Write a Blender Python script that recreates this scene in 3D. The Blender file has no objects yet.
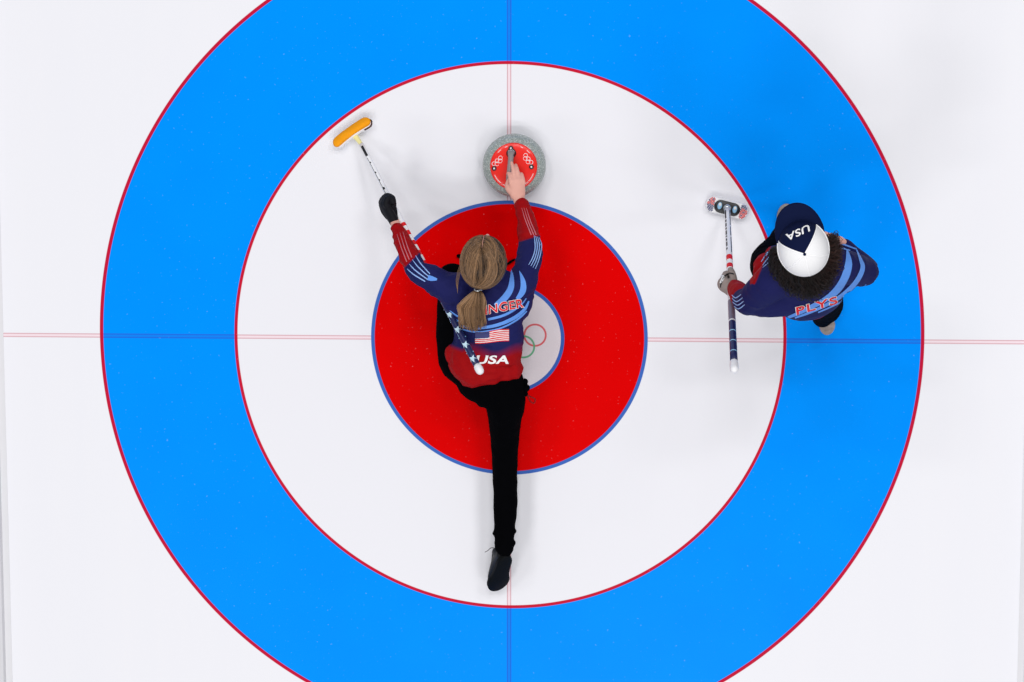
import bpy, bmesh, math, random
from mathutils import Vector, Matrix, noise
from mathutils.bvhtree import BVHTree
random.seed(7)
SC = bpy.context.scene
COL = SC.collection
V = Vector

# ------------------------------------------------------------------ camera, world, lights, exposure
FPX = 2727.5
CAM = V((0.61154, 1.71853, 12.0))
CR = V((0.998756, 0.000238, -0.049852)); CU = V((-0.007338, 0.989798, -0.14229)); CF = V((-0.049309, -0.142479, -0.988569))
cd = bpy.data.cameras.new('camera'); cam = bpy.data.objects.new('camera', cd); COL.objects.link(cam)
cd.sensor_width = 36; cd.lens = FPX / 1024 * 36; cd.clip_end = 200
cam.matrix_world = Matrix(((CR.x, CU.x, -CF.x, CAM.x), (CR.y, CU.y, -CF.y, CAM.y), (CR.z, CU.z, -CF.z, CAM.z), (0, 0, 0, 1)))
SC.camera = cam
SC.view_settings.view_transform = 'Standard'; SC.view_settings.look = 'None'
SC.view_settings.exposure = -0.62; SC.view_settings.gamma = 1.0; SC.view_settings.use_curve_mapping = False
W = bpy.data.worlds.new('arena_world'); SC.world = W; W.use_nodes = True
W.node_tree.nodes['Background'].inputs[0].default_value = (0.93, 0.95, 1.0, 1)
W.node_tree.nodes['Background'].inputs[1].default_value = 0.50

def area(name, loc, sx, sy, power, col=(1, 1, 1), rot=(0, 0, 0)):
    l = bpy.data.lights.new(name, 'AREA'); l.shape = 'RECTANGLE'; l.size = sx; l.size_y = sy; l.energy = power; l.color = col
    o = bpy.data.objects.new(name, l); o.location = loc; o.rotation_euler = rot; COL.objects.link(o); return o
# rows of ceiling fittings over the sheet
for yy in (-9, -5.5, 6.0, 10):
    for xx in (-5.5, 0.8, 6.5):
        area('ceiling_lamp', (xx, yy, 13.5), 3.2, 0.9, 345, (1.0, 0.985, 0.97), (math.radians(-yy * 2.2), 0, 0))

# ------------------------------------------------------------------ measuring helpers
def P(x, y, z):
    d = CF * FPX + CR * (x - 512) - CU * (y - 341)
    return CAM + d * ((z - CAM.z) / d.z)
def Q(w):
    d = w - CAM; c = d.dot(CF)
    return 512 + FPX * d.dot(CR) / c, 341 - FPX * d.dot(CU) / c

# ------------------------------------------------------------------ materials
def lin(c):
    return tuple((x / 255 / 12.92) if x / 255 <= 0.04045 else ((x / 255 + 0.055) / 1.055) ** 2.4 for x in c[:3]) + (1,)
def mat(name, rgb, rough=0.6, spec=0.3, metal=0.0, var=0.0, scale=60, bump=0.0, sheen=0.0, coat=0.0):
    m = bpy.data.materials.new(name); m.use_nodes = True; nt = m.node_tree; b = nt.nodes['Principled BSDF']
    b.inputs['Base Color'].default_value = lin(rgb); b.inputs['Roughness'].default_value = rough
    b.inputs['Specular IOR Level'].default_value = spec; b.inputs['Metallic'].default_value = metal
    b.inputs['Sheen Weight'].default_value = sheen; b.inputs['Coat Weight'].default_value = coat
    if var or bump:
        tc = nt.nodes.new('ShaderNodeTexCoord'); n = nt.nodes.new('ShaderNodeTexNoise')
        n.inputs['Scale'].default_value = scale; n.inputs['Detail'].default_value = 5
        nt.links.new(tc.outputs['Object'], n.inputs['Vector'])
        if var:
            mx = nt.nodes.new('ShaderNodeMix'); mx.data_type = 'RGBA'
            c = lin(rgb); mx.inputs['A'].default_value = tuple(v * (1 - var) for v in c[:3]) + (1,)
            mx.inputs['B'].default_value = tuple(min(1, v * (1 + var)) for v in c[:3]) + (1,)
            nt.links.new(n.outputs['Fac'], mx.inputs['Factor']); nt.links.new(mx.outputs['Result'], b.inputs['Base Color'])
        if bump:
            bp = nt.nodes.new('ShaderNodeBump'); bp.inputs['Strength'].default_value = bump; bp.inputs['Distance'].default_value = 0.003
            nt.links.new(n.outputs['Fac'], bp.inputs['Height']); nt.links.new(bp.outputs['Normal'], b.inputs['Normal'])
    return m
M = {}
M['skin'] = mat('skin', (226, 168, 153), 0.5, 0.3, var=0.06, scale=40)
M['black'] = mat('black_cloth', (4, 4, 6), 0.9, 0.02, var=0.3, scale=30, bump=0.3)
M['shoe_black'] = mat('black_shoe_leather', (20, 22, 26), 0.5, 0.25, var=0.25, scale=50, bump=0.2)
M['sole_black'] = mat('black_rubber_sole', (2, 4, 6), 0.7, 0.12, var=0.3, scale=90, bump=0.3)
M['lace'] = mat('dark_lace', (60, 60, 66), 0.7, 0.2)
M['light_blue'] = mat('light_blue_print', (96, 150, 232), 0.6, 0.2, var=0.08)
M['pale_blue'] = mat('pale_blue_print', (150, 185, 240), 0.6, 0.2)
M['rose_line'] = mat('grey_rose_print', (196, 110, 120), 0.6, 0.2)
M['white'] = mat('white_print', (238, 238, 240), 0.55, 0.3)
M['red_print'] = mat('red_print', (222, 22, 30), 0.55, 0.3)
M['navy_print'] = mat('navy_print', (52, 56, 112), 0.55, 0.3)
M['glove_black'] = mat('black_glove', (12, 13, 20), 0.7, 0.2, var=0.3, scale=60, bump=0.3)
M['glove_grey'] = mat('grey_glove', (150, 138, 134), 0.8, 0.2, var=0.15, scale=80, bump=0.3)
M['orange'] = mat('orange_pad_fabric', (247, 158, 8), 0.7, 0.2, var=0.12, scale=50, bump=0.2)
M['plastic_white'] = mat('white_plastic', (236, 236, 240), 0.4, 0.4)
M['plastic_black'] = mat('black_plastic', (22, 24, 30), 0.35, 0.4)
M['brown'] = mat('dark_brown_plastic', (70, 40, 36), 0.5, 0.3)
M['yellow'] = mat('yellow_plastic', (236, 228, 160), 0.5, 0.3)
M['navy_handle'] = mat('navy_handle_paint', (30, 36, 84), 0.35, 0.4)
M['grey_handle'] = mat('grey_purple_handle_paint', (120, 112, 130), 0.4, 0.4)
M['star'] = mat('pale_blue_star_print', (150, 200, 235), 0.45, 0.3)
M['pale_star'] = mat('pale_star_print', (196, 224, 240), 0.45, 0.3)
M['red_stone'] = mat('red_glossy_plastic', (236, 26, 10), 0.28, 0.5, var=0.04, scale=20)
M['metal'] = mat('pale_metal', (200, 205, 210), 0.25, 0.6, metal=0.7)
M['grey_grip'] = mat('grey_grip_plastic', (140, 130, 130), 0.4, 0.4)
M['eye_white'] = mat('eye_white', (235, 232, 228), 0.2, 0.5)
M['iris'] = mat('brown_iris', (60, 40, 28), 0.2, 0.5)
M['lips'] = mat('lips', (196, 112, 104), 0.5, 0.3)
M['mesh_white'] = mat('white_cap_mesh', (238, 238, 240), 0.8, 0.15, var=0.07, scale=260, bump=0.4)
M['navy_cap'] = mat('navy_cap_cloth', (5, 17, 54), 0.8, 0.12, var=0.12, scale=120, bump=0.2)
M['knit'] = mat('grey_knit_shoe', (150, 140, 138), 0.7, 0.2, var=0.55, scale=70, bump=0.3)
M['dark_red'] = mat('dark_red_cord', (140, 8, 10), 0.6, 0.2)

def jersey_mat(name, navy, red):
    m = mat(name, navy, 0.7, 0.12); nt = m.node_tree; b = nt.nodes['Principled BSDF']
    at = nt.nodes.new('ShaderNodeAttribute'); at.attribute_name = 'redness'
    tc = nt.nodes.new('ShaderNodeTexCoord'); n = nt.nodes.new('ShaderNodeTexNoise'); n.inputs['Scale'].default_value = 35; n.inputs['Detail'].default_value = 6
    nt.links.new(tc.outputs['Object'], n.inputs['Vector'])
    mx = nt.nodes.new('ShaderNodeMix'); mx.data_type = 'RGBA'
    mx.inputs['A'].default_value = lin(navy); mx.inputs['B'].default_value = lin(red)
    nt.links.new(at.outputs['Fac'], mx.inputs['Factor']); nt.links.new(mx.outputs['Result'], b.inputs['Base Color'])
    bp = nt.nodes.new('ShaderNodeBump'); bp.inputs['Strength'].default_value = 0.25; bp.inputs['Distance'].default_value = 0.006
    nt.links.new(n.outputs['Fac'], bp.inputs['Height']); nt.links.new(bp.outputs['Normal'], b.inputs['Normal'])
    return m
M['jersey'] = jersey_mat('navy_and_red_jersey_cloth', (26, 29, 84), (156, 2, 8))

def hair_mat(name, dark, light):
    m = mat(name, dark, 0.45, 0.35); nt = m.node_tree; b = nt.nodes['Principled BSDF']
    at = nt.nodes.new('ShaderNodeAttribute'); at.attribute_name = 'tone'
    mx = nt.nodes.new('ShaderNodeMix'); mx.data_type = 'RGBA'; mx.inputs['A'].default_value = lin(dark); mx.inputs['B'].default_value = lin(light)
    nt.links.new(at.outputs['Fac'], mx.inputs['Factor']); nt.links.new(mx.outputs['Result'], b.inputs['Base Color'])
    return m
M['hair_blond'] = hair_mat('dark_blond_hair', (32, 19, 11), (166, 128, 92))
M['hair_dark'] = hair_mat('dark_brown_hair', (10, 6, 6), (62, 36, 30))

def granite():
    m = mat('polished_granite', (150, 156, 154), 0.16, 0.5); nt = m.node_tree; b = nt.nodes['Principled BSDF']
    tc = nt.nodes.new('ShaderNodeTexCoord'); n = nt.nodes.new('ShaderNodeTexNoise'); n.inputs['Scale'].default_value = 170; n.inputs['Detail'].default_value = 3
    r = nt.nodes.new('ShaderNodeValToRGB'); e = r.color_ramp.elements
    e[0].position = 0.35; e[0].color = lin((132, 142, 138)); e[1].position = 0.74; e[1].color = lin((205, 214, 210))
    x = e.new(0.52); x.color = lin((150, 158, 155))
    nt.links.new(tc.outputs['Object'], n.inputs['Vector']); nt.links.new(n.outputs['Fac'], r.inputs['Fac']); nt.links.new(r.outputs['Color'], b.inputs['Base Color'])
    return m
M['granite'] = granite()

# painted ice: rings, tee line, centre line and the five rings, all under the surface
def ice_mat():
    m = bpy.data.materials.new('painted_ice'); m.use_nodes = True; nt = m.node_tree; b = nt.nodes['Principled BSDF']; L = nt.links
    tc = nt.nodes.new('ShaderNodeTexCoord'); sp = nt.nodes.new('ShaderNodeSeparateXYZ'); L.new(tc.outputs['Object'], sp.inputs[0])
    X, Y = sp.outputs['X'], sp.outputs['Y']
    def mt(op, a, c=None, d=None):
        n = nt.nodes.new('ShaderNodeMath'); n.operation = op
        for i, v in enumerate((a, c, d)):
            if v is None: continue
            if isinstance(v, (int, float)): n.inputs[i].default_value = v
            else: L.new(v, n.inputs[i])
        return n.outputs[0]
    def dist(cx, cy):
        dx = mt('SUBTRACT', X, cx); dy = mt('SUBTRACT', Y, cy)
        return mt('SQRT', mt('ADD', mt('MULTIPLY', dx, dx), mt('MULTIPLY', dy, dy)))
    def less(v, t, s=0.0012):       # 1 where v < t, softened by s
        n = nt.nodes.new('ShaderNodeMapRange'); n.interpolation_type = 'LINEAR'
        L.new(v, n.inputs['Value']); n.inputs['From Min'].default_value = t - s; n.inputs['From Max'].default_value = t + s
        n.inputs['To Min'].default_value = 1; n.inputs['To Max'].default_value = 0; return n.outputs[0]
    def band(v, c, hw, s=0.0012):
        return less(mt('ABSOLUTE', mt('SUBTRACT', v, c)), hw, s)
    cur = [None]
    def over(col, fac, k=1.0):
        mx = nt.nodes.new('ShaderNodeMix'); mx.data_type = 'RGBA'
        if cur[0] is None: mx.inputs['A'].default_value = WHITE
        else: L.new(cur[0], mx.inputs['A'])
        if isinstance(col, tuple): mx.inputs['B'].default_value = col
        else: L.new(col, mx.inputs['B'])
        f = mt('MULTIPLY', fac, k) if k != 1.0 else fac
        L.new(f, mx.inputs['Factor']); cur[0] = mx.outputs['Result']
    WHITE = lin((234, 234, 239))
    R = dist(0, 0)
    # fine mottling of the white ice and the paint
    n1 = nt.nodes.new('ShaderNodeTexNoise'); n1.inputs['Scale'].default_value = 3.0; n1.inputs['Detail'].default_value = 6; L.new(tc.outputs['Object'], n1.inputs['Vector'])
    mp = nt.nodes.new('ShaderNodeMapping'); mp.inputs['Scale'].default_value = (9, 0.35, 1); L.new(tc.outputs['Object'], mp.inputs['Vector'])
    n2 = nt.nodes.new('ShaderNodeTexNoise'); n2.inputs['Scale'].default_value = 1.0; n2.inputs['Detail'].default_value = 3; L.new(mp.outputs[0], n2.inputs['Vector'])
    n3 = nt.nodes.new('ShaderNodeTexNoise'); n3.inputs['Scale'].default_value = 75; n3.inputs['Detail'].default_value = 4; L.new(tc.outputs['Object'], n3.inputs['Vector'])
    over(lin((230, 231, 238)), n2.outputs['Fac'], 0.55)
    over(lin((0, 147, 255)), less(R, 1.829))
    over(lin((0, 128, 240)), mt('MULTIPLY', less(R, 1.829), n1.outputs['Fac']), 0.45)
    over(lin((231, 231, 237)), less(R, 1.2228))
    over(lin((222, 0, 2)), less(R, 0.6085))
    over(lin((205, 0, 0)), mt('MULTIPLY', less(R, 0.6085), n1.outputs['Fac']), 0.6)
    over(lin((222, 212, 218)), less(R, 0.2382))
    # the five interlaced rings in the button
    for cx, cy, c in ((0.0125, 0.016, (40, 44, 50)), (-0.088, 0.016, (70, 120, 200)), (0.1155, 0.016, (214, 82, 88)), (-0.037, -0.0365, (225, 180, 80)), (0.064, -0.0365, (86, 168, 124))):
        over(lin(c), band(dist(cx, cy), 0.0478, 0.0042), 0.92)
    # tee line and centre line: a pale pink ribbon with two thin edges
    for A in (X, Y):
        on_blue = mt('MULTIPLY', less(R, 1.829), mt('SUBTRACT', 1, less(R, 1.2228)))
        out_red = mt('MULTIPLY', mt('SUBTRACT', 1, less(R, 0.6085)), mt('SUBTRACT', 1, on_blue))
        over(lin((240, 214, 222)), mt('MULTIPLY', band(A, 0, 0.0075), out_red), 0.75)
        over(lin((205, 150, 160)), mt('MULTIPLY', band(mt('ABSOLUTE', A), 0.0072, 0.0021), out_red), 0.85)
        over(lin((30, 112, 222)), mt('MULTIPLY', band(A, 0, 0.010), on_blue), 0.5)
        over(lin((40, 84, 200)), mt('MULTIPLY', band(mt('ABSOLUTE', A), 0.0075, 0.0028), on_blue), 0.55)
    over(lin((192, 24, 58)), band(R, 1.8290, 0.0078))
    over(lin((196, 26, 54)), band(R, 1.2228, 0.0070))
    over(lin((62, 104, 186)), band(R, 0.6085, 0.0080))
    over(lin((58, 96, 180)), band(R, 0.2382, 0.0080))
    # sparse pale flecks of pebble on the ice
    fl = nt.nodes.new('ShaderNodeMapRange'); L.new(n3.outputs['Fac'], fl.inputs['Value']); fl.inputs['From Min'].default_value = 0.68; fl.inputs['From Max'].default_value = 0.82
    over(lin((235, 240, 250)), fl.outputs[0], 0.22)
    L.new(cur[0], b.inputs['Base Color'])
    b.inputs['Roughness'].default_value = 0.30; b.inputs['Specular IOR Level'].default_value = 0.02
    bp = nt.nodes.new('ShaderNodeBump'); bp.inputs['Strength'].default_value = 0.08; bp.inputs['Distance'].default_value = 0.002
    L.new(n3.outputs['Fac'], bp.inputs['Height']); L.new(bp.outputs['Normal'], b.inputs['Normal'])
    return m

# ------------------------------------------------------------------ object helpers
def link(name, me, m=None, parent=None):
    o = bpy.data.objects.new(name, me); COL.objects.link(o)
    if m is not None:
        for k in (m if isinstance(m, (list, tuple)) else [m]): me.materials.append(k)
    if parent: o.parent = parent
    return o
def shade(me):
    for p in me.polygons: p.use_smooth = True
def thing(name, label, cat, loc, group=None):
    o = bpy.data.objects.new(name, None); COL.objects.link(o); o.empty_display_size = 0.1
    o['label'] = label; o['category'] = cat
    o.location = loc
    if group: o['group'] = group
    return o
def fix_parent(o, root):            # meshes are written in world coordinates: keep them there under a moved Empty
    o.parent = root; o.matrix_parent_inverse = Matrix.Translation(-root.location)

def cr(pts, n):                     # Catmull-Rom through tuples of any length
    out = []
    for i in range(len(pts) - 1):
        a, b, c, d = pts[max(0, i - 1)], pts[i], pts[i + 1], pts[min(len(pts) - 1, i + 2)]
        for k in range(n):
            t = k / n
            out.append(tuple(0.5 * ((2 * q) + (-p + r) * t + (2 * p - 5 * q + 4 * r - s) * t * t + (-p + 3 * q - 3 * r + s) * t ** 3) for p, q, r, s in zip(a, b, c, d)))
    out.append(tuple(pts[-1])); return out

class Geo:
    def __init__(s): s.v = []; s.f = []; s.m = []; s.t = []
    def tube(s, pts, rad, n=4, seg=20, hint=V((0, 0, 1)), flat=False, mi=0, tone=None, smooth=True):
        """pts: Vectors; rad: floats or (a,b): a along the side axis, b along the hint axis; round or flat ends"""
        row = [(p.x, p.y, p.z) + ((r, r) if isinstance(r, (int, float)) else tuple(r)) for p, r in zip(pts, rad)]
        row = cr(row, n) if n > 1 else row
        c = [V(r[:3]) for r in row]; ab = [(max(r[3], 1e-4), max(r[4], 1e-4)) for r in row]
        frames = []
        for i in range(len(c)):
            d = (c[min(i + 1, len(c) - 1)] - c[max(i - 1, 0)])
            if d.length < 1e-9: d = V((0, 1, 0))
            d.normalize(); side = d.cross(hint)
            if side.length < 1e-3: side = d.cross(V((0.3, 1, 0.1)))
            side.normalize(); up = side.cross(d).normalized(); frames.append((d, side, up))
        rings = []
        def ring(cc, f, a, b): rings.append([cc + f[1] * (a * math.cos(2 * math.pi * k / seg)) + f[2] * (b * math.sin(2 * math.pi * k / seg)) for k in range(seg)])
        if not flat:
            a, b = ab[0]; e = min(a, b)
            for q in (0.15, 0.45, 0.8): ring(c[0] - frames[0][0] * e * math.cos(q * math.pi / 2), frames[0], a * math.sin(q * math.pi / 2), b * math.sin(q * math.pi / 2))
        for i in range(len(c)): ring(c[i], frames[i], *ab[i])
        if not flat:
            a, b = ab[-1]; e = min(a, b)
            for q in (0.8, 0.45, 0.15): ring(c[-1] + frames[-1][0] * e * math.cos(q * math.pi / 2), frames[-1], a * math.sin(q * math.pi / 2), b * math.sin(q * math.pi / 2))
        b0 = len(s.v)
        for r in rings: s.v += r
        for i in range(len(rings) - 1):
            for k in range(seg):
                k2 = (k + 1) % seg
                s.f.append((b0 + i * seg + k, b0 + i * seg + k2, b0 + (i + 1) * seg + k2, b0 + (i + 1) * seg + k)); s.m.append(mi)
        s.f.append(tuple(b0 + k for k in reversed(range(seg)))); s.m.append(mi)
        s.f.append(tuple(b0 + (len(rings) - 1) * seg + k for k in range(seg))); s.m.append(mi)
        if tone is not None: s.t += [tone] * (len(rings) * seg)
        return s
    def ball(s, c, rx, ry, rz, B=None, nu=24, nv=14, mi=0):
        B = B or (V((1, 0, 0)), V((0, 1, 0)), V((0, 0, 1))); b0 = len(s.v)
        s.v.append(c - B[2] * rz)
        for j in range(1, nv):
            t = -math.pi / 2 + math.pi * j / nv
            for k in range(nu):
                a = 2 * math.pi * k / nu
                s.v.append(c + B[0] * rx * math.cos(t) * math.cos(a) + B[1] * ry * math.cos(t) * math.sin(a) + B[2] * rz * math.sin(t))
        s.v.append(c + B[2] * rz); top = len(s.v) - 1
        for k in range(nu):
            k2 = (k + 1) % nu; s.f.append((b0, b0 + 1 + k2, b0 + 1 + k)); s.m.append(mi)
            for j in range(nv - 2):
                a = b0 + 1 + j * nu
                s.f.append((a + k, a + k2, a + nu + k2, a + nu + k)); s.m.append(mi)
            a = b0 + 1 + (nv - 2) * nu; s.f.append((a + k, a + k2, top)); s.m.append(mi)
        return s
    def slab(s, outline, z0, z1, MX, bev=0.0, mi=0):
        """extruded outline (list of 2-D points, ccw) in the frame MX with a small rounded edge"""
        cx = sum(p[0] for p in outline) / len(outline); cy = sum(p[1] for p in outline) / len(outline)
        def shrink(p, d):
            v = V((p[0] - cx, p[1] - cy)); l = v.length; return (cx + v.x * (1 - d / l), cy + v.y * (1 - d / l))
        b = bev; lev = [(z0, b), (z0 + b * 0.3, b * 0.3), (z0 + b, 0), (z1 - b, 0), (z1 - b * 0.3, b * 0.3), (z1, b)] if b else [(z0, 0), (z1, 0)]
        n = len(outline); b0 = len(s.v)
        for z, d in lev:
            for p in outline:
                q = shrink(p, d); s.v.append(MX @ V((q[0], q[1], z)))
        for i in range(len(lev) - 1):
            for k in range(n):
                k2 = (k + 1) % n; s.f.append((b0 + i * n + k, b0 + i * n + k2, b0 + (i + 1) * n + k2, b0 + (i + 1) * n + k)); s.m.append(mi)
        s.f.append(tuple(b0 + k for k in reversed(range(n)))); s.m.append(mi)
        s.f.append(tuple(b0 + (len(lev) - 1) * n + k for k in range(n))); s.m.append(mi)
        return s
    def mesh(s, name):
        me = bpy.data.meshes.new(name); me.from_pydata([tuple(v) for v in s.v], [], s.f)
        me.polygons.foreach_set('material_index', s.m); me.update()
        if s.t and len(s.t) == len(s.v):
            a = me.attributes.new('tone', 'FLOAT', 'POINT'); a.data.foreach_set('value', s.t)
        shade(me); return me
    def build(s, name, m, root):
        o = link(name, s.mesh(name), m); fix_parent(o, root); return o

def sub(o, part, root):             # hang o under part (root is the Empty that carries part)
    o.parent = part; return o       # the part's own world matrix is the identity

def fuse(geo, name, voxel, smooth_it, m, root, fold=0.0, fold_scale=9.0, aniso=V((1, 1, 1)), dec=0.0):
    """weld the overlapping shapes of geo into one continuous skin"""
    o = link('tmp', geo.mesh('tmp'))
    r = o.modifiers.new('r', 'REMESH'); r.mode = 'VOXEL'; r.voxel_size = voxel; r.adaptivity = 0
    if smooth_it:
        q = o.modifiers.new('s', 'SMOOTH'); q.factor = 0.5; q.iterations = smooth_it
    dg = bpy.context.evaluated_depsgraph_get(); dg.update()
    me = bpy.data.meshes.new_from_object(o.evaluated_get(dg)); bpy.data.objects.remove(o)
    me.name = name
    if fold:
        nr = [v.normal.copy() for v in me.vertices]
        for v, n in zip(me.vertices, nr):
            c = v.co; p = V((c.x * aniso.x, c.y * aniso.y, c.z * aniso.z)) * fold_scale
            f = noise.noise(p) * 0.6 + (1 - abs(noise.noise(p * 1.7 + V((3, 1, 7)))) * 2) * 0.45 - 0.25
            v.co = c + n * (f * fold)
        me.update()
    me.materials.clear(); shade(me)
    ob = link(name, me, m); fix_parent(ob, root); return ob
def bvh_of(o):
    me = o.data; return BVHTree.FromPolygons([v.co for v in me.vertices], [tuple(p.vertices) for p in me.polygons])
def set_attr(o, name, fn):
    me = o.data; a = me.attributes.new(name, 'FLOAT', 'POINT')
    a.data.foreach_set('value', [max(0.0, min(1.0, fn(v.co))) for v in me.vertices])

# prints lying on a surface -------------------------------------------------
class Print:
    def __init__(s, tree, lift=0.002): s.bm = bmesh.new(); s.tree = tree; s.lift = lift
    def put(s, x, y):
        d = (CF * FPX + CR * (x - 512) - CU * (y - 341)).normalized()
        h = s.tree.ray_cast(CAM, d)
        if h[0] is None:
            o = CAM + d * 11.2; h = s.tree.find_nearest(P(x, y, 0.5) if s.tree_z is None else P(x, y, s.tree_z))
            return h[0] + h[1] * s.lift
        return h[0] + h[1] * s.lift - d * 0.0005
    tree_z = None
    def stripe(s, pts, step=5, cols=3):
        r = cr(pts, step); rows = []
        for i, q in enumerate(r):
            a, b = r[max(0, i - 1)], r[min(len(r) - 1, i + 1)]
            t = V((b[0] - a[0], b[1] - a[1]));
            if t.length < 1e-6: t = V((1, 0))
            t.normalize(); n = V((-t.y, t.x)); w = max(q[2], 0.05)
            rows.append([s.bm.verts.new(s.put(q[0] + n.x * w * (k / cols - .5), q[1] + n.y * w * (k / cols - .5))) for k in range(cols + 1)])
        for a, b in zip(rows, rows[1:]):
            for k in range(cols): s.bm.faces.new((a[k], a[k + 1], b[k + 1], b[k]))
    def grid(s, f, nu, nv):
        g = [[s.bm.verts.new(s.put(*f(i / nu, j / nv))) for j in range(nv + 1)] for i in range(nu + 1)]
        for i in range(nu):
            for j in range(nv): s.bm.faces.new((g[i][j], g[i + 1][j], g[i + 1][j + 1], g[i][j + 1]))
    def flat(s, verts2, faces, f, maxlen=1.6):
        b = bmesh.new(); vs = [b.verts.new((x, y, 0)) for x, y in (f(*v) for v in verts2)]
        for fc in faces:
            try: b.faces.new([vs[i] for i in fc])
            except ValueError: pass
        bmesh.ops.triangulate(b, faces=b.faces[:])
        for _ in range(4):
            lg = [e for e in b.edges if e.calc_length() > maxlen]
            if not lg: break
            bmesh.ops.subdivide_edges(b, edges=lg, cuts=1, use_grid_fill=False); bmesh.ops.triangulate(b, faces=b.faces[:])
        mp = {v: s.bm.verts.new(s.put(v.co.x, v.co.y)) for v in b.verts}
        for fc in b.faces: s.bm.faces.new([mp[v] for v in fc.verts])
        b.free()
    def build(s, name, m, part, root):
        for f in s.bm.faces:
            f.normal_update()
            if f.normal.dot(CAM - f.calc_center_median()) < 0: f.normal_flip()
        me = bpy.data.meshes.new(name); s.bm.to_mesh(me); s.bm.free(); shade(me)
        o = link(name, me, m); sub(o, part, root); return o
def text2d(txt, offset=0.0, spacing=1.0):
    c = bpy.data.curves.new('t', 'FONT'); c.body = txt; c.size = 1; c.offset = offset; c.space_character = spacing; c.resolution_u = 4; c.fill_mode = 'FRONT' if hasattr(c, 'fill_mode') else c.fill_mode
    o = bpy.data.objects.new('t', c); COL.objects.link(o)
    dg = bpy.context.evaluated_depsgraph_get(); dg.update()
    me = o.evaluated_get(dg).to_mesh(); vs = [(v.co.x, v.co.y) for v in me.vertices]; fs = [tuple(p.vertices) for p in me.polygons]
    o.evaluated_get(dg).to_mesh_clear(); bpy.data.objects.remove(o)
    return vs, fs
def letters(pr, txt, org, ex, ey, offset=0.0, spacing=1.0):
    """org: photo position of baseline start; ex / ey: image vectors of the whole word's width and of the capital height"""
    v0, _ = text2d(txt, 0.0, spacing); x0 = min(v[0] for v in v0); x1 = max(v[0] for v in v0); y1 = max(v[1] for v in v0)
    vs, fs = text2d(txt, offset, spacing)
    def f(x, y):
        a = (x - x0) / (x1 - x0); c = y / y1
        return org[0] + ex[0] * a + ey[0] * c, org[1] + ex[1] * a + ey[1] * c
    pr.flat(vs, fs, f)

# anatomy --------------------------------------------------------------------
def basis(f, up):
    f = f.normalized(); r = f.cross(up).normalized(); u = r.cross(f).normalized(); return r, f, u
def head(g, c, B):
    r, f, u = B
    def at(a, b, d): return c + r * a + f * b + u * d
    g.ball(at(0, -0.008, 0.018), 0.074, 0.094, 0.096, B)
    g.ball(at(0, 0.030, -0.045), 0.058, 0.058, 0.066, B)
    g.ball(at(0, 0.062, -0.100), 0.027, 0.022, 0.020, B)
    for s in (-1, 1):
        g.ball(at(0.030 * s, 0.070, -0.040), 0.024, 0.018, 0.024, B)
        g.ball(at(0.076 * s, -0.008, -0.015), 0.009, 0.019, 0.031, B)
        g.tube([at(0.01 * s, 0.088, 0.020), at(0.045 * s, 0.070, 0.020)], [0.009, 0.008], n=1, seg=10)
        g.ball(at(0.010 * s, 0.094, -0.044), 0.009, 0.009, 0.007, B)
    g.tube([at(0, 0.084, 0.012), at(0, 0.096, -0.015), at(0, 0.107, -0.038)], [0.009, 0.009, 0.011], seg=12)
    return at
def face_parts(at, B, body, root):
    for s in (-1, 1):
        e = Geo().ball(at(0.031 * s, 0.0690, 0.0), 0.0118, 0.0118, 0.0100, B, 16, 10)
        eo = link('eye', e.mesh('eye'), M['eye_white']); sub(eo, body, root)
        i = Geo().ball(at(0.031 * s, 0.0775, 0.0), 0.0055, 0.0042, 0.0055, B, 14, 8)
        io = link('iris', i.mesh('iris'), M['iris']); sub(io, body, root)
    g = Geo(); g.tube([at(-0.024, 0.076, -0.072), at(-0.01, 0.087, -0.068), at(0.01, 0.087, -0.068), at(0.024, 0.076, -0.072)], [0.002, 0.0036, 0.0036, 0.002], seg=10)
    g.tube([at(-0.020, 0.078, -0.075), at(0, 0.088, -0.079), at(0.020, 0.078, -0.075)], [0.002, 0.0045, 0.002], seg=10)
    sub(link('lips', g.mesh('lips'), M['lips']), body, root)
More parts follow.
